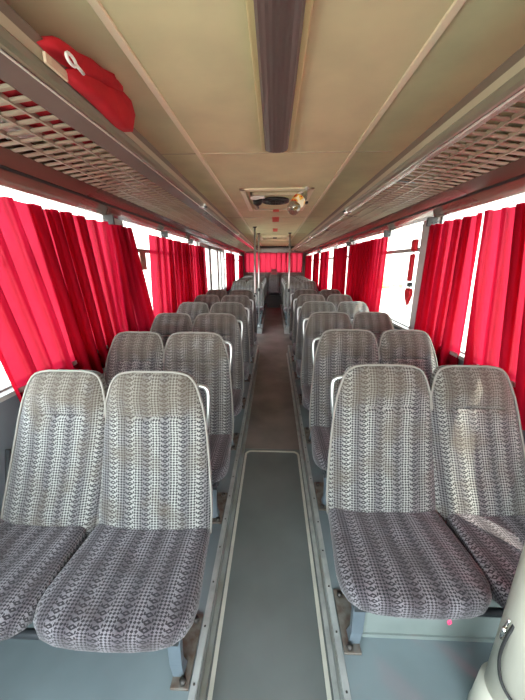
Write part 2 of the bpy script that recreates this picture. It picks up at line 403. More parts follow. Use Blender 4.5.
# folding door on the left with two glazed leaves
dr = struct(empty('door_1', (-XW-.03, 6.95, 0)))
fr = MB()
for y0, y1 in ((-1.1,-1.0),(-.42,-.30),(-.30,-.2),(.5,.68),(.98,1.1)): fr.box(-.03, .03, y0, y1, 0, 2.05)
fr.box(-.03,.03,-1.1,1.3,0,.35).box(-.03,.03,-1.1,1.3,1.99,2.10)
fr.build('door_frame', M['frame'], dr)
MB().box(-.003,.003,-1.05,1.3,.3,2.0).build('pane', M['glass'], dr)

# rear wall with window, dark below
rw = MB().box(-1.42, 1.42, YR, YR+.08, -.06, 1.33).box(-1.42, 1.42, YR, YR+.08, 2.13, 2.5)
rw.box(-1.42, -1.19, YR, YR+.08, 1.33, 2.13).box(1.19, 1.42, YR, YR+.08, 1.33, 2.13)
struct(rw.build('wall_back', M['rear']))
win = struct(empty('window_%d' % wn, (0, YR+.04, 1.33))); wn += 1
fr = MB()
for b_ in ((-1.19,1.19,0,.03),(-1.19,1.19,.77,.80),(-1.19,-1.16,0,.8),(1.16,1.19,0,.8)): fr.box(b_[0],b_[1],-.02,.02,b_[2],b_[3])
fr.build('window_frame', M['frame'], win); MB().box(-1.17,1.17,-.003,.003,.02,.79).build('pane', M['glass'], win)
struct(MB().prism_y([(-1.34,2.14),(1.34,2.14),(1.34,2.3),(-1.34,2.3)], 12.72, YR-.001).build('trim_%d' % n, M['header'])); n += 1
# front end of the bus, behind the viewer: low dash wall, windscreen
struct(MB().box(-1.42,1.42,YF-.1,YF,-.06,.8).box(-1.42,1.42,YF-.1,YF,2.3,2.5).box(-1.42,-1.3,YF-.1,YF,.8,2.3).box(1.3,1.42,YF-.1,YF,.8,2.3).build('wall_front', M['sidewall']))
win = struct(empty('window_%d' % wn, (0, YF-.05, .8))); wn += 1
MB().box(-1.3,1.3,-.003,.003,0,1.5).build('pane', M['glass'], win)
MB().box(-.03,.03,-.02,.02,0,1.5).build('window_frame', M['frame'], win)

# ------------------------------------------------------------------ luggage racks
def rack(s_, label):
    r = empty('luggage_rack', (s_*.95, 5.5, 2.15), label, 'luggage rack', 'overhead luggage racks')
    ox, oy, oz = s_*.95, 5.5, 2.15
    y0, y1 = YF+.05-oy, 12.7-oy
    P = lambda pts: [(s_*x-ox, z-oz-s_*.026*min(1, max(0, (.80-x)/.05))) for x, z in pts]
    MB().prism_y(P([(.674,2.2475),(.680,2.262),(.70,2.245),(.694,2.230)]), y0, y1).build('lip', M['rackbeige'], r)
    MB().prism_y(P([(.655,2.262),(.668,2.275),(.680,2.262),(.674,2.2475)]), y0, y1).build('lip_shadow_strip', M['lipshade'], r)  # strip added as the painted shadow between lip and ceiling
    rail = []
    for k in range(13):                       # half-round channel face
        a = PI*k/12; rail.append((.715+.026*math.cos(a)*-1-.0, 2.222-.020*math.sin(a)))
    MB().prism_y(P([(.694,2.238),(.690,2.226),(.700,2.212),(.716,2.206),(.732,2.208),(.742,2.214),(.742,2.232),(.70,2.25)]), y0, y1).build('rail', M['rail'], r)
    MB().prism_y(P([(.742,2.2125),(.739,2.207),(.743,2.204),(.748,2.206),(.748,2.214)]), y0, y1).build('rail_edge', M['railline'], r)
    MB().prism_y(P([(.745,2.206),(.80,2.196),(.803,2.206),(.748,2.218)]), y0, y1).build('rail_face', M['railface'], r)
    g = MB(); k = 0; y = y0+.02
    while y < y1:
        # transverse slat, gently rounded, from inner to outer edge
        x0, z0, x1, z1 = .795, 2.204, 1.17, 2.158
        pts = []
        for (dy, dz) in ((-.016,0),(-.008,-.005),(.008,-.005),(.016,0),(.012,.004),(-.012,.004)):
            pts.append((dy, dz))
        vs = [(s_*x0-ox, y+dy, z0+dz-oz) for dy, dz in pts]+[(s_*x1-ox, y+dy, z1+dz-oz) for dy, dz in pts]
        nn = 6; fs = [(i,(i+1)%nn,(i+1)%nn+nn,i+nn) for i in range(nn)]
        if s_ < 0: fs = [f[::-1] for f in fs]
        g.add(vs, fs); y += .066
    for xx in (.87, .96, 1.06):
        zz = 2.204-(xx-.795)*.1227
        g.prism_y(P([(xx-.005,zz-.009),(xx+.005,zz-.009),(xx+.004,zz+.010),(xx-.004,zz+.010)]), y0, y1)
    g.build('grille', M['slat'], r)
    yy = -.7
    while yy < 12.5:
        zc = 2.165
        MB().prism_y(P([(.76,2.215),(1.16,2.17),(1.16,2.195),(.76,2.235)]), yy-oy-.012, yy-oy+.012).build('support_bar', M['darkmetal'], r)
        yy += 1.45
    for yy in (3.28, 6.3, 9.3):
        MB().prism_y(P([(.688,2.24),(.684,2.215),(.70,2.20),(.72,2.196),(.75,2.20),(.755,2.215),(.74,2.24)]), yy-oy-.05, yy-oy+.05).build('rail_joint', M['bright'], r)
    return r
rack(-1, 'slatted overhead luggage rack along the left side, with the red bag on it')
rack(1, 'slatted overhead luggage rack along the right side, empty')

# ------------------------------------------------------------------ ceiling lamp, fan hatch, labels
lp = empty('ceiling_lamp', (.008, 2.16, ZC), 'long unlit ceiling lamp with brown diffuser and cream frame above the aisle', 'ceiling lamp')
def stadium(hw, y0, y1, r):
    p = [(-hw, y0), (hw, y0)]
    p += [(hw-r+r*math.cos(a), y1-r+r*math.sin(a)) for a in [PI/2*k/8 for k in range(9)]]
    p += [(-hw+r-r*math.cos(a), y1-r+r*math.sin(a)) for a in [PI/2*(8-k)/8 for k in range(9)]]
    return p
MB().prism_z(stadium(.092, -3.4, 0, .03), -.024, .002).build('lamp_frame', M['lampframe'], lp, bevel=.006)
mb = MB(); nseg = 14; hw = .070; vs = []; fs = []; uvs = []
ys = [-3.35, -2.5, -1.7, -.9, -.3, -.06, -.03]; 
for yy in ys:
    for k in range(nseg+1):
        x = -hw+2*hw*k/nseg; z = -.024-.022*math.sqrt(max(0, 1-(x/hw)**2)) - (.0015 if k % 2 else 0)
        if yy == ys[-1]: z = -.022
        vs.append((x, yy, z))
for i in range(len(ys)-1):
    for k in range(nseg): a = i*(nseg+1)+k; fs.append((a, a+nseg+1, a+nseg+2, a+1))
mb.add(vs, [f[::-1] for f in fs], smooth=False); mb.build('lamp_diffuser', M['diffuser'], lp)

h = empty('ceiling_hatch', (.02, 3.85, ZC), 'square roof hatch with round black fan in front of the poles', 'roof hatch')
fr = MB()
for (x0,x1,y0,y1) in ((-.36,.36,-.66,-.60),(-.36,.36,.50,.56),(-.36,-.31,-.66,.56),(.31,.36,-.66,.56)): fr.box(x0,x1,y0,y1,-.014,.002)
fr.build('hatch_frame', M['strip'], h, bevel=.004)
fr = MB()
for (x0,x1,y0,y1) in ((-.27,.27,-.50,-.47),(-.27,.27,.36,.39),(-.27,-.24,-.50,.39),(.24,.27,-.50,.39)): fr.box(x0,x1,y0,y1,-.03,.0)
fr.build('hatch_inner_frame', M['rackbeige'], h, bevel=.004)
MB().box(-.245,.245,-.475,.365,-.012,-.002).build('hatch_lid', M['ceiling'], h)
MB().box(-.235,-.215,-.46,.34,-.02,-.010).build('lid_slot', M['black'], h)
fn = MB().tube([(-.01,-.19,-.012),(-.01,-.19,-.04)], .15, 32).build('fan', M['black'], h)
fg = MB()
for r_ in (.13,.095,.06,.03): fg.tube([(-.01+r_*math.cos(a), -.19+r_*math.sin(a), -.042) for a in [2*PI*k/32 for k in range(32)]], .004, 6, closed=True)
for k in range(8): fg.tube([(-.01,-.19,-.043),(-.01+.14*math.cos(k*PI/4),-.19+.14*math.sin(k*PI/4),-.043)], .003, 6)
fg.build('fan_grille', M['screw'], fn)
MB().box(-.04,.04,.36,.41,-.05,-.015).build('latch', M['redplastic'], h, bevel=.006)
MB().box(.33,.36,-.10,-.02,-.035,-.014).build('catch', M['screw'], h, bevel=.004)
kn = MB()
kn.tube([(-.205,-.30,-.03),(-.20,-.29,-.06),(-.19,-.28,-.085)], [.05,.055,.03], 10)
kn.build('motor_knob', M['black'], h)
tag(MB().tube([(-.0,0,0),(.05,-.01,.012),(.1,.0,.02),(.15,.01,.012)], [.012,.03,.026,.01], 8).build('crumpled_paper', M['paper'], loc=(-.25,3.43,2.335)), 'crumpled white paper tucked into the ceiling hatch beside the fan', 'paper')
for (y, hwx, hwy, lab) in ((5.2,.055,.28,'square red sticker on the ceiling just beyond the fan hatch'), (6.8,.05,.30,'smaller red sticker on the ceiling, farther back, near the poles')):
    tag(MB().box(-hwx,hwx,-hwy,hwy,-.004,.001).build('sticker', M['redplastic'], loc=(.02,y+.1,ZC)), lab, 'sticker', 'red ceiling stickers')
# second roof hatch behind the poles
h2 = empty('ceiling_hatch', (.015, 8.7, ZC), 'second roof hatch far back above the rear seats', 'roof hatch')
fr = MB()
for (x0,x1,y0,y1) in ((-.40,.40,-.60,-.52),(-.40,.40,.52,.60),(-.40,-.33,-.6,.6),(.33,.40,-.6,.6)): fr.box(x0,x1,y0,y1,-.05,.0)
fr.build('hatch_frame', M['strip'], h2, bevel=.006)
MB().box(-.33,.33,-.52,.52,-.02,-.001).build('hatch_lid', M['ceiling'], h2)
MB().box(-.05,.05,-.58,-.53,-.075,-.05).build('latch', M['black'], h2)

# clear plastic bottle wedged at the hatch
bt = empty('plastic_bottle', (.155, 3.02, 2.145), 'clear plastic bottle with yellow and red label hanging from the ceiling hatch', 'bottle')
bt.scale = (.98,)*3; bt.rotation_euler = Vector((.16, .15, .24)).to_track_quat('Z', 'Y').to_euler()
M['pet'] = glass_mat('clear_pet', (0.86, 0.88, 0.88), 0.22)
prof = [(0,.010),(.03,.0),(.052,.008),(.06,.03),(.056,.05),(.06,.07),(.06,.16),(.055,.18),(.058,.20),(.045,.235),(.02,.265),(.016,.30)]
def lathe(prof, n=20):
    vs = []; fs = []
    for r_, z in prof: vs += [(r_*math.cos(2*PI*k/n), r_*math.sin(2*PI*k/n), z) for k in range(n)]
    for i in range(len(prof)-1): fs += [(i*n+k, i*n+(k+1)%n, (i+1)*n+(k+1)%n, (i+1)*n+k) for k in range(n)]
    return MB().add(vs, fs, smooth=True)
lathe(prof).build('bottle_body', M['pet'], bt)
m, t, b = new_mat('bottle_label'); g = NG(t)
tcn = t.nodes.new('ShaderNodeTexCoord'); vz = t.nodes.new('ShaderNodeTexVoronoi'); vz.inputs['Scale'].default_value = 22
t.links.new(tcn.outputs['Object'], vz.inputs['Vector']); rp = t.nodes.new('ShaderNodeValToRGB'); rp.color_ramp.interpolation = 'CONSTANT'
rp.color_ramp.elements[0].color = (0.75, 0.03, 0.02, 1); rp.color_ramp.elements[1].position = 0.38; rp.color_ramp.elements[1].color = (0.9, 0.55, 0.08, 1)
e = rp.color_ramp.elements.new(0.62); e.color = (0.85, 0.8, 0.6, 1)
t.links.new(vz.outputs['Distance'], rp.inputs[0]); t.links.new(rp.outputs[0], b.inputs['Base Color']); M['blabel'] = m
lathe([(.0605,.075),(.062,.08),(.062,.155),(.0605,.16)]).build('bottle_label', M['blabel'], bt)
lathe([(0,.298),(.019,.298),(.019,.322),(0,.324)]).build('bottle_cap', M['white'], bt)

# ------------------------------------------------------------------ poles
for (x, y, z0, lab) in ((-.385, 6.3, 0, 'grey steel floor-to-ceiling pole on the left, nearest of the three'),
                    (-.37, 7.62, .13, 'grey steel floor-to-ceiling pole on the left, behind the nearest one'),
                    (.365, 7.5, .13, 'grey steel floor-to-ceiling pole on the right side of the aisle')):
    p = empty('grab_pole', (x, y, z0), lab, 'pole', 'grab poles by the middle door')
    MB().tube([(0,0,0),(0,0,ZC-z0)], .019, 14).build('pole_tube', M['pole'], p)
    MB().tube([(0,0,0),(0,0,.03)], [.045,.035], 14).build('floor_flange', M['alu'], p)
    MB().tube([(0,0,ZC-z0-.02),(0,0,ZC-z0)], [.03,.042], 14).build('ceiling_flange', M['darkmetal'], p)
    MB().tube([(0,0,1.02-z0),(0,0,1.10-z0)], .026, 14).build('clamp', M['black'], p)

# ------------------------------------------------------------------ seats
PW = [(0,.262),(.15,.266),(.35,.258),(.55,.246),(.70,.235),(.80,.222),(.88,.205),(.93,.192),(.965,.176),(.985,.158),(.996,.135),(1.0,.105)]
HB = .735          # length of the backrest
def interp(tab, t):
    for (a, va), (b, vb) in zip(tab, tab[1:]):
        if t <= b: return va+(vb-va)*(t-a)/(b-a)
    return tab[-1][1]
def back_point(x, d, t):    # d: 0 mid plane, negative = front
    lean = .17*t + .015*math.sin(t*PI)
    return (x, lean+d, .485+HB*t*.985)
def backrest_mb(seed=0, sx=1.0, shear=0.0):
    rnd = random.Random(seed); ph = rnd.random()*6
    ts = [0,.02,.06,.12,.2,.28,.36,.44,.5,.56,.6,.64,.67,.69,.705,.715,.722,.729,.736,.743,.75,.76,.775,.80,.83,.86,.89,.915,.935,.95,.965,.975,.985,.992,.997,1.0]
    n = 48; vs = []; uvs = []; fs = []
    for t in ts:
        wd = interp(PW, t)
        th_ = .052*(1-.35*t)
        if t > .95: th_ *= math.sqrt(max(.05, 1-((t-.95)/.052)**2))
        for k in range(n):
            a = 2*PI*k/n; c, s__ = math.cos(a), math.sin(a); e_ = .42
            x = wd*math.copysign(abs(c)**e_, c); d = th_*math.copysign(abs(s__)**(e_*1.3), s__)
            if s__ < 0:
                q = x/wd
                d -= .012*(1-q*q)*min(1, (1-t)*8)                       # padded crown of the front
                d -= .014*math.exp(-((t-.86)/.07)**2)*(1-q**4)          # head pad
                wv = .006*math.sin(x*18+ph)
                d += .020*math.exp(-((t-.735-wv)/.011)**2)*max(0, 1-(x/.155)**4)  # crease below the head pad
                d += .004*math.sin(t*26+ph)*math.cos(x*9+ph)*(1-q*q)
                d -= .008*math.exp(-((t-.15)/.12)**2)*(1-q*q)
            p_ = back_point(x, d, t); vs.append((p_[0]*sx+shear*t, p_[1], p_[2])); uvs.append((x, HB*t))
    for i in range(len(ts)-1): fs += [(i*n+k, i*n+(k+1)%n, (i+1)*n+(k+1)%n, (i+1)*n+k) for k in range(n)]
    vs.append(back_point(0, 0, 0)); uvs.append((0,0)); p_ = back_point(0, 0, 1.0); vs.append((shear, p_[1], p_[2])); uvs.append((0,HB))
    fs += [(len(vs)-2, (k+1)%n, k) for k in range(n)]; b0 = (len(ts)-1)*n; fs += [(len(vs)-1, b0+k, b0+(k+1)%n) for k in range(n)]
    return MB().add(vs, fs, uvs, smooth=True)
def piping_mb(sx=1.0, shear=0.0):
    pts = [back_point(-interp(PW,t)*1.0-.001, -.028*(1-.3*t), t) for t in (.02,.15,.3,.45,.6,.7,.8,.88,.93,.965,.985,.996)]
    pts += [back_point(x, -.016, 1.004) for x in (-.09,-.03,.03,.09)]
    pts += [back_point(interp(PW,t)*1.0+.001, -.028*(1-.3*t), t) for t in (.996,.985,.965,.93,.88,.8,.7,.6,.45,.3,.15,.02)]
    pts = [(p[0]*sx+shear*(p[2]-.485)/HB, p[1], p[2]) for p in pts]
    return MB().tube(pts, .0055, 6)
CO = [(.262,.0),(.266,-.08),(.273,-.18),(.281,-.27),(.284,-.33),(.278,-.38),(.258,-.42),(.222,-.448),(.17,-.463),(.09,-.470),(0,-.472)]
def cushion_mb(seed=0, sx=1.0):
    ph = seed*2.1
    out = CO+[(-x, y) for x, y in CO[:-1][::-1]]
    out += [(-.262+.524*k/8, .0) for k in range(1,8)]
    n = len(out); cy = -.22; vs = []; uvs = []; fs = []
    prof = [(.90,-.088),(.955,-.085),(.985,-.076),(1.0,-.06),(1.004,-.042),(.998,-.022),(.982,-.010),(.955,-.001),(.90,.004),(.8,.007),(.65,.010),(.5,.012),(.33,.013),(.16,.013)]
    for sc_, dz in prof:
        for x, y in out:
            X = x*sc_; Y = cy+(y-cy)*sc_
            Z = .530+dz+.012*(-Y/.47)
            if dz > 0: Z += .0035*math.sin(X*23+ph)*math.cos(Y*17+ph)-.010*math.exp(-((X/.13)**2+((Y+.2)/.14)**2))
            vs.append((X*sx, Y, Z)); wu = min(1, abs(X)/.27)**5; wv_ = min(1, max(0, (cy-Y)/.24))**3; uvs.append((X-min(dz, 0)*math.copysign(1, X)*wu, Y+min(dz, 0)*wv_))
    for i in range(len(prof)-1): fs += [(i*n+k, i*n+(k+1)%n, (i+1)*n+(k+1)%n, (i+1)*n+k) for k in range(n)]
    vs.append((0,cy,.515+.013)); uvs.append((0,cy)); vs.append((0,cy,.515-.088)); uvs.append((0,cy))
    b0 = (len(prof)-1)*n
    fs += [(len(vs)-2, b0+k, b0+(k+1)%n) for k in range(n)]+[(len(vs)-1, (k+1)%n, k) for k in range(n)]
    fs = [f[::-1] for f in fs]
    return MB().add(vs, fs, uvs, smooth=True)

CX = .81           # |x| of the middle of a pair
def make_double(side):
    """side -1 left, +1 right; local x = world x - side*CX, local y=0 at the foot of the backrest, z=0 on the platform reference"""
    r = empty('double_seat', (side*CX, 1.0, 0))
    for i, (ax, wsx, wsh) in enumerate(((.54, 1.0, 0.0), (1.035, .88, -.095*side))):
        off = side*(ax-CX)
        bk = backrest_mb(i+2*(side > 0), wsx, wsh).build('backrest', M['backf'], r, loc=(off, 0, 0))
        piping_mb(wsx, wsh).build('piping', M['piping'], bk)
        cu = cushion_mb(i+2*(side > 0), (1.0, .90)[i]).build('seat_cushion', M['seatf'], r, loc=(side*(ax+(.006 if i == 0 else .045)-CX), .015, 0))
    # tubular grab handle at the aisle shoulder
    ix = lambda ax: side*(ax-CX)
    hp = smooth_path([(ix(.375),.165,1.145),(ix(.335),.165,1.143),(ix(.306),.163,1.132),(ix(.296),.158,1.10),(ix(.297),.145,1.03),(ix(.305),.135,.97),(ix(.315),.125,.93),(ix(.345),.12,.90)], 5)
    MB().tube(hp, .0105, 10).build('grab_handle', M['handle'], r)
    # frame tubes below the cushions
    fr = MB().tube([(ix(.33),-.36,.375),(ix(1.31),-.36,.375)], .016, 10).tube([(ix(.33),-.06,.375),(ix(1.31),-.06,.375)], .016, 10)
    for ax in (.335, .80, 1.30): fr.tube([(ix(ax),-.36,.39),(ix(ax),.0,.375),(ix(ax),.06,.50),(ix(ax),.14,.80)], .013, 8)
    fr.build('seat_frame', M['darkmetal'], r)
    for j, ax in enumerate((.372,)):
        lg = MB()
        ya, yb = -.30, -.20
        prof = [(ix(ax)-.009*side, z) for z in (0,)]
        vs = []
        zz = [.112,.16,.26,.36,.40]; xo = [-.012,.0,.004,-.004,-.01]; wy = [(-.330,-.28),(-.318,-.29),(-.306,-.28),(-.30,-.27),(-.31,-.25)]
        for z, dx, (a, b) in zip(zz, xo, wy):
            x = ix(ax)+dx*side
            hw_ = (.022,.024,.026,.030,.034)[zz.index(z)]; vs += [(x-hw_,a,z),(x+hw_,a,z),(x+hw_,b,z),(x-hw_,b,z)]
        fs = [(0,3,2,1), tuple(16+k for k in range(4))]
        for i in range(4): fs += [(i*4+k, i*4+(k+1)%4, i*4+4+(k+1)%4, i*4+4+k) for k in range(4)]
        lg.add(vs, fs); leg = lg.build('leg', M['leg'], r)
        fp = MB().box(ix(ax-.060), ix(ax+.012), -.365, -.105, .101, .113).build('foot_plate', M['rust'], leg, bevel=.003)
        for y in (-.345,-.135):
            MB().tube([(ix(ax-.034),y,.112),(ix(ax-.034),y,.128)], .014, 6).build('bolt', M['screw'], leg)
    MB().box(ix(1.345), ix(1.30), -.38, -.03, .345, .40).build('wall_bracket', M['leg'], r, bevel=.004)
    return r

ordn = ['frontmost', 'second', 'third', 'fourth', 'fifth', 'sixth']
rearn = ['first', 'second', 'third', 'fourth', 'fifth']
protoL = make_double(-1); protoR = make_double(1)
firstL = [True]; 
def place(side, y, dz, label, group):
    proto = protoL if side < 0 else protoR
    if proto.get('used'): o = copy_tree(proto); 
    else: o = proto; proto['used'] = 1
    o.location = Vector((side*CX, y, dz))*S
    tag(o, label, 'seat', group)
    return o
# tops of the backs rise slightly towards the rear, like the platform
zt = [.0122*k for k in range(6)]
for k in range(6):
    lab = {0: 'patterned double seat at the front left, palest and nearest to the viewer',}.get(k, 'patterned grey double seat left of the aisle, %s from the front' % ordn[k])
    place(-1, 1.10+.76*k, zt[k]*.9, lab, 'double seats in the front block')
for k in range(6):
    lab = {0: 'patterned double seat at the front right, above the grey floor box',}.get(k, 'patterned grey double seat right of the aisle, %s from the front' % ordn[k])
    place(1, 1.235+.755*k, zt[k]*.9, lab, 'double seats in the front block')
for k in range(5):
    place(-1, 8.32+.76*k, .03, 'dark double seat left of the aisle in the rear block, %s row behind the poles' % rearn[k], 'double seats in the rear block')
    place(1, 8.17+.76*k, .03, 'dark double seat right of the aisle in the rear block, %s row behind the pole' % rearn[k], 'double seats in the rear block')
for p in (protoL, protoR):
    if 'used' in p: del p['used']
for o in bpy.data.objects:
    if 'used' in o: del o['used']

# rear bench of five
rb = empty('rear_bench', (0, 12.45, .13), 'dark five-place bench across the very back under the rear window', 'seat')
bm0 = backrest_mb(9, .92); cm0 = cushion_mb(9, .86)
for k in range(5):
    x = (k-2)*.49
    bm0.build('backrest', M['backf'], rb, loc=(x, .05, -.08)); cm0.build('seat_cushion', M['seatf'], rb, loc=(x, .05, -.08))
MB().box(-1.2, 1.2, -.36, .40, 0.0, .34).build('bench_base', M['shell'], rb)
struct(MB().box(-.285,.285,12.05,12.06,0,.13).build('trim_%d' % n, M['shell'])); n += 1
tag(MB().box(-.11,.11,-.05,.05,0,.26).build('cardboard_box', M['boxred'], bevel=.01, loc=(.01,12.80,1.22)), 'small dark red box standing in the middle below the rear window', 'box')

# pale heater box under the front right seat
hb = empty('heater_box', (.88, 1.165, .10), 'pale grey box cover on the floor under the front right seat', 'heater box')
MB().box(-.475,.46,-.22,.25,0,.24).build('cover', M['box'], hb, bevel=.015)
MB().box(-.475,.46,-.228,-.216,.0,.02).build('base_flange', M['box'], hb)
# little pink thread tag under the front right cushion
tg = MB().tube([(0,0,0),(.004,-.004,-.012),(-.003,-.002,-.022)], .004, 6).tube([(0,0,0),(-.007,-.003,-.010),(-.004,-.004,-.02)], .003, 6)
M['pink'] = mat('pink_thread', (0.7, 0.06, 0.16), 0.8)
tag(tg.build('ribbon', M['pink'], loc=(.645,.795,.452)), 'tiny pink ribbon knot hanging below the edge of the front right cushion', 'ribbon')

# ------------------------------------------------------------------ curtains
def curtain(name, side, yt, yb, ztop, zbot, label, amp=.035, pitch=.13, seed=1, lower=None, rear=False, xoff=.055):
    rnd = random.Random(seed); L = abs(yt[1]-yt[0]); npl = max(3, int(L/pitch)); per = 14; n = npl*per
    phs = [rnd.uniform(-.6,.6) for _ in range(npl+2)]; am = [rnd.uniform(.45,1.25) for _ in range(npl+2)]
    rows = 26; vs = []; fs = []
    xw = XW-xoff
    for j in range(rows+1):
        t = j/rows; z = ztop+(zbot-ztop)*t
        a0 = yt[0]+(yb[0]-yt[0])*t; a1 = yt[1]+(yb[1]-yt[1])*t
        if lower:
            a0 = yt[0]+(yb[0]-yt[0])*(t**lower); a1 = yt[1]+(yb[1]-yt[1])*(t**lower)
        spread = abs(a1-a0)/L
        for i in range(n+1):
            q = i/n*npl; pi_ = min(npl, int(q)); fq = q-int(q)
            A = am[pi_]*(1-fq)+am[pi_+1]*fq; P_ = phs[pi_]*(1-fq)+phs[pi_+1]*fq
            ph = 2*PI*q+P_+.35*math.sin(3*t+seed+pi_*1.7)
            tighten = (1.0-.25*t)
            off = amp*A*math.sin(ph)*(.75+.35*t)
            along = a0+(a1-a0)*i/n - .42*pitch*A*math.sin(2*ph)*.5*tighten - .20*pitch*math.sin(ph+1.3)*A
            sag = -.010*abs(math.sin(i/n*PI*max(2,round(L/.45)))) if j == 0 else 0
            if rear: vs.append((along, 12.93+off*.5, z+sag))
            else: vs.append((side*(xw+off), along, z+sag))
    for j in range(rows):
        for i in range(n): a = j*(n+1)+i; fs.append((a, a+1, a+n+2, a+n+1))
    cv = Vector((sum(v[0] for v in vs)/len(vs), sum(v[1] for v in vs)/len(vs), ztop))
    mb = MB().add([(v[0]-cv.x, v[1]-cv.y, v[2]-cv.z) for v in vs], fs, smooth=True)
    o = mb.build(name, M['curtain'], loc=cv); tag(o, label, 'curtain', 'red window curtains')
    return o
ZT = 1.995
curtain('curtain', -1, (1.16,2.46), (1.42,2.60), ZT, .90, 'large red pleated curtain beside the front left seats', seed=4, amp=.036, pitch=.14)
curtain('curtain', -1, (2.50,2.84), (2.66,3.22), ZT, .92, 'narrow red curtain gathered just behind the large front left one', seed=5, amp=.04, pitch=.075)
curtain('curtain', -1, (3.38,5.90), (3.30,5.95), ZT-.01, .95, 'wide red curtain on the second left window', seed=6, amp=.035, pitch=.19)
curtain('curtain', -1, (8.5,10.3), (8.5,10.25), ZT, .95, 'red curtain on the left behind the middle door', seed=8)
curtain('curtain', -1, (11.6,12.85), (11.6,12.85), ZT, .95, 'dark red curtain in the rear left corner', seed=9, pitch=.09, amp=.045)
curtain('curtain', 1, (1.165,2.05), (.90,1.93), ZT, .85, 'red curtain at the right edge of the photo, in front of the bright slit', seed=11, amp=.034, pitch=.125)
curtain('curtain', 1, (-.6,1.04), (-.6,.77), ZT, .85, 'unseen red curtain added beside the viewer on the right to shape the sun streak', seed=17)  # added out of view; the gap beside it lets in the sun streak
curtain('curtain', 1, (2.15,2.74), (2.13,2.76), ZT, .85, 'red pleated curtain between the bright slit and the grey pillar on the right', seed=12, amp=.036, pitch=.105)
curtain('curtain', 1, (3.78,5.42), (3.85,5.42), ZT, .95, 'red curtain on the second right window, beyond the bare pane', seed=13, pitch=.12, amp=.04)
curtain('curtain', 1, (5.76,6.88), (5.76,6.85), ZT, .95, 'red curtain on the third right window', seed=14, pitch=.10, amp=.04)
curtain('curtain', 1, (7.6,8.75), (7.6,8.75), ZT, .95, 'red curtain on the right behind the pole, between two bright gaps', seed=15)
curtain('curtain', 1, (9.2,10.4), (9.2,10.4), ZT, .95, 'narrow red curtain far back on the right', seed=16)
curtain('curtain', 1, (10.95,12.85), (10.95,12.85), ZT, .95, 'dark red curtain in the rear right corner', seed=18)
curtain('curtain', 1, (-1.18,1.18), (-1.18,1.18), 2.13, 1.34, 'bright red curtain across the rear window', seed=19, rear=True, pitch=.2, amp=.03)
# curtain wires and dark clips
for s_ in (-1, 1):
    wv = MB().tube([(s_*(XW-.055), -1.4, 2.008), (s_*(XW-.055), 12.9, 2.008)], .0025, 6).build('curtain_wire', M['handle'])
    tag(wv, 'thin curtain wire above the %s windows' % ('left' if s_ < 0 else 'right'), 'curtain wire', 'curtain wires')
    for y in ([.5, 2.5, 3.75, 4.9] if s_ < 0 else [2.72, 3.74, 5.6, 9.1]):
        MB().box(s_*(XW-.10), s_*(XW-.02), y-.009, y+.009, 1.98, 2.05).build('wire_bracket', M['seal'], wv)

# hanging red ornaments on the right by the bare window pane
orn = empty('hanging_ornament', (1.30, 2.985, 1.86), 'red string ornament with heart pendant hanging on the right window pillar', 'ornament')
orn.scale = (1.3,)*3
o1 = MB().tube([(0,0,.02),(0,0,-.46)], .004, 6).build('cord', M['red'], orn)
MB().box(-.015,.015,-.03,.03,-.05,.03).build('bow', M['red'], orn, bevel=.01)
MB().box(-.012,.012,-.01,.035,-.26,-.07).build('tassel', M['red'], orn, bevel=.006)
MB().prism_z([(-.012,-.02),(.012,-.02),(.012,.02),(-.012,.02)], -.30, -.27).build('ring', M['darkmetal'], orn)
hv = []
for k in range(24):
    a = 2*PI*k/24; hv.append((.0034*16*math.sin(a)**3*.8, .0034*(13*math.cos(a)-5*math.cos(2*a)-2*math.cos(3*a)-math.cos(4*a))))
mb = MB(); vs = [(-.012, y, z*1.25-.36) for y, z in hv]+[(.012, y, z*1.25-.36) for y, z in hv]
mb.add(vs, [tuple(range(24)), tuple(range(47,23,-1))]+[((i+1)%24, i, i+24, (i+1)%24+24) for i in range(24)]); mb.build('heart', M['red'], orn)
# small brown card behind the left gap
tag(MB().box(-.004,.004,-.07,.07,-.10,.10).build('card', M['cardm'], loc=(-1.365,3.22,1.72)), 'small brown card stuck on the left window in the bright gap between curtains', 'card')
# sticker seen through the large left curtain
sg = tag(MB().box(-.002,.002,-.17,.17,-.10,.10).build('window_sign', M['stick'], loc=(-1.40,1.62,1.74)), 'white lettered sticker on the front left window showing through the red curtain', 'sign')
for i, (txt, z) in enumerate((('HHC', .045), ('DC', -.01), ('RANCT', -.065))):
    cu = bpy.data.curves.new('lettering', 'FONT'); cu.body = txt; cu.size = .05*S; cu.extrude = .001; cu.align_x = 'LEFT'
    to = bpy.data.objects.new('lettering', cu); C.objects.link(to); to.parent = sg
    to.location = (.004*S, -.15*S, z*S-.008); to.rotation_euler = (PI/2, 0, PI/2); cu.materials.append(M['ink'])
    me_ = bpy.data.meshes.new_from_object(to); mo = bpy.data.objects.new('lettering', me_); C.objects.link(mo); mo.parent = sg; mo.location = to.location; mo.rotation_euler = to.rotation_euler; bpy.data.objects.remove(to)

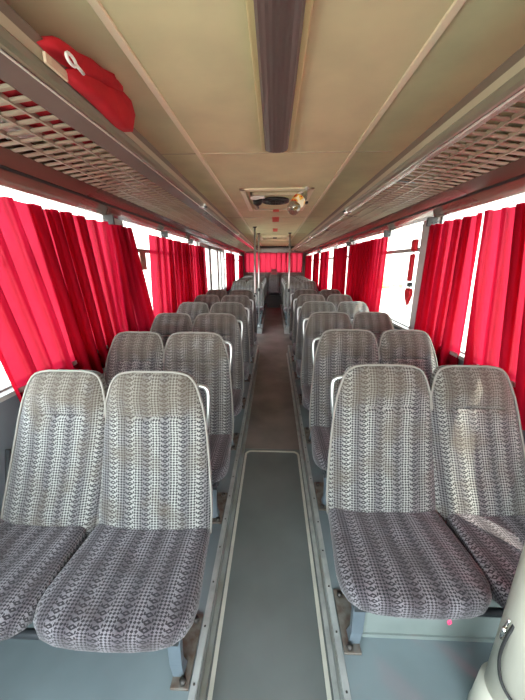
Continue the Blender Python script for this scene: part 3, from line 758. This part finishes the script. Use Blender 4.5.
# ------------------------------------------------------------------ red bag on the left rack
bag = empty('cloth_bag', (-.70, 1.25, 2.24), 'red cloth bag stuffed over the left luggage rack rail near the ceiling', 'bag')
def sheet(pts_yz, x_in, x_out, name, m, parent, puff=.02):
    n_ = len(pts_yz); vs = []; 
    cy = sum(p[0] for p in pts_yz)/n_; cz = sum(p[1] for p in pts_yz)/n_
    for (sc_, px) in ((1,0),(.93,.6),(.75,.9),(.45,1.0)):
        for y, z in pts_yz:
            vs.append((x_in+puff*px+.006*math.sin(y*70+z*40), cy+(y-cy)*sc_, cz+(z-cz)*sc_))
    vs2 = [(x_out-puff*px*.5, cy+(y-cy)*sc_, cz+(z-cz)*sc_) for (sc_, px) in ((1,0),(.45,1)) for y, z in pts_yz]
    fs = []
    for r_ in range(3): fs += [(r_*n_+k, r_*n_+(k+1)%n_, (r_+1)*n_+(k+1)%n_, (r_+1)*n_+k) for k in range(n_)]
    fs.append(tuple(3*n_+k for k in range(n_)))
    o2 = 4*n_; fs += [(k, o2+k, o2+(k+1)%n_, (k+1)%n_) for k in range(n_)]+[(o2+k, o2+n_+k, o2+n_+(k+1)%n_, o2+(k+1)%n_) for k in range(n_)]
    fs.append(tuple(o2+n_+k for k in range(n_-1,-1,-1)))
    return MB().add(vs+vs2, fs, smooth=True).build(name, m, parent)
BAGPTS = 1
def bag_at(u, v, x):      # place along the rack: direction from the eye point to a plane of constant x
    r = F + Rv*((u-262.5)/300.) - Uv*((v-350.)/300.)
    k = x/r.x; return (r.y*k-1.25, 1.68+r.z*k-2.24)
XB = -.665
front = [bag_at(u, v, XB) for u, v in ((64,72),(72,64),(84,68),(98,78),(108,88),(118,90),(128,101),(130,116),(128,132),(120,127),(106,113),(92,99),(78,87))]
sheet(front, .055, .015, 'bag_flap', M['red'], bag, .012)
top = [bag_at(u, v, XB) for u, v in ((38,42),(42,36),(52,43),(64,52),(78,58),(96,69),(113,78),(117,84),(115,92),(104,88),(92,82),(76,74),(62,64),(48,52))]
sheet(top, .062, .01, 'bag_top', M['red'], bag, .018)
body = MB(); vs = []; ns = 16; nr = 14
for j in range(nr+1):
    t = j/nr; y = -.62+1.02*t; rr = math.sin(PI*min(1,max(0,t*.94+.03)))**.45
    for k in range(ns):
        a = 2*PI*k/ns
        vs.append((-.215+.105*rr*math.cos(a)*(1+.08*math.sin(3*a+j)), y, -.008+.034*rr*math.copysign(abs(math.sin(a))**.7, math.sin(a))+.004*math.sin(j*2.1+a*3)))
body.add(vs, [(j*ns+k, j*ns+(k+1)%ns, (j+1)*ns+(k+1)%ns, (j+1)*ns+k) for j in range(nr) for k in range(ns)]+[tuple(range(ns-1,-1,-1)), tuple(nr*ns+k for k in range(ns))], smooth=True)
body.build('bag_body', M['red'], bag)
q = bag_at(63, 60, XB+.03)
MB().tube([(.09+.0, q[0]+.022*math.cos(a), q[1]+.012*math.sin(a)) for a in [2*PI*k/14 for k in range(14)]], .005, 6, closed=True).tube([(.09,q[0]+.02,q[1]),(.09,q[0]+.06,q[1]-.005)], .005, 6).build('drawstring', M['white'], bag)
q = bag_at(55, 66, -.66)
MB().box(.034,.042,q[0]-.04,q[0]+.055,q[1]-.012,q[1]+.014).box(.042,.0435,q[0]-.02,q[0]-.008,q[1]-.004,q[1]+.006).box(.042,.0435,q[0]+.025,q[0]+.037,q[1]-.004,q[1]+.006).build('tag', M['wood'], bag)
# crumpled white paper on the rack, seen through the slats
pm = MB(); vs = []; rnd = random.Random(5)
for j in range(9):
    for i in range(9):
        vs.append((-.09+.18*i/8+rnd.uniform(-.006,.006), -.15+.30*j/8+rnd.uniform(-.006,.006), rnd.uniform(0,.012)))
for z_ in (0, -.003):
    pass
fs = [(j*9+i, j*9+i+1, j*9+i+10, j*9+i+9) for j in range(8) for i in range(8)]
pm.add(vs+[(x,y,z-.002) for x,y,z in vs], fs+[tuple(k+81 for k in f[::-1]) for f in fs])
tag(pm.build('white_paper', M['paper'], loc=(-1.06, 1.30, 2.196)), 'crumpled white paper lying on the left luggage rack beside the red bag', 'paper')

# ------------------------------------------------------------------ cream post with cable, lower right
ps = empty('partition_post', (.825, .70, .10), 'thick cream post with a black cable at the lower right corner', 'post')
MB().tube([(0,0,0),(0,0,2.27)], .07, 32).build('post_tube', M['post'], ps)
MB().tube([(0,0,0),(0,0,.02),(0,0,.16)], [.095,.092,.085], 32).build('base_sleeve', M['post'], ps)
cab = smooth_path([(-.066,-.01,.50),(-.078,-.01,.44),(-.084,-.014,.36),(-.080,-.034,.29),(-.060,-.062,.25),(-.02,-.080,.22),(.03,-.078,.20)], 5)
MB().tube(cab, .005, 8).build('cable', M['cable'], ps)
MB().tube([(-.072,.008,.41),(-.074,.006,.46)], .007, 8).tube([(-.071,.008,.46),(-.066,.006,.50)], .005, 8).build('cable_clip', M['bright'], ps)

# ------------------------------------------------------------------ outside
def bush(x, y, r_, seed, label):
    rnd = random.Random(seed); vs = []; fs = []; nu, nv = 14, 9
    for j in range(nv+1):
        a = PI/2*j/nv
        for i in range(nu):
            b_ = 2*PI*i/nu; q = r_*(1+rnd.uniform(-.16,.16))
            vs.append((q*math.cos(a)*math.cos(b_), q*math.cos(a)*math.sin(b_)*1.4, q*.75*math.sin(a)))
    for j in range(nv):
        for i in range(nu): fs.append((j*nu+i, j*nu+(i+1)%nu, (j+1)*nu+(i+1)%nu, (j+1)*nu+i))
    tag(MB().add(vs, fs, smooth=True).build('bush', M['hedge'], loc=(x, y, -1.1)), label, 'bush')
bush(14, 38, 1.7, 1, 'dry yellow-green bush outside the bare right window')
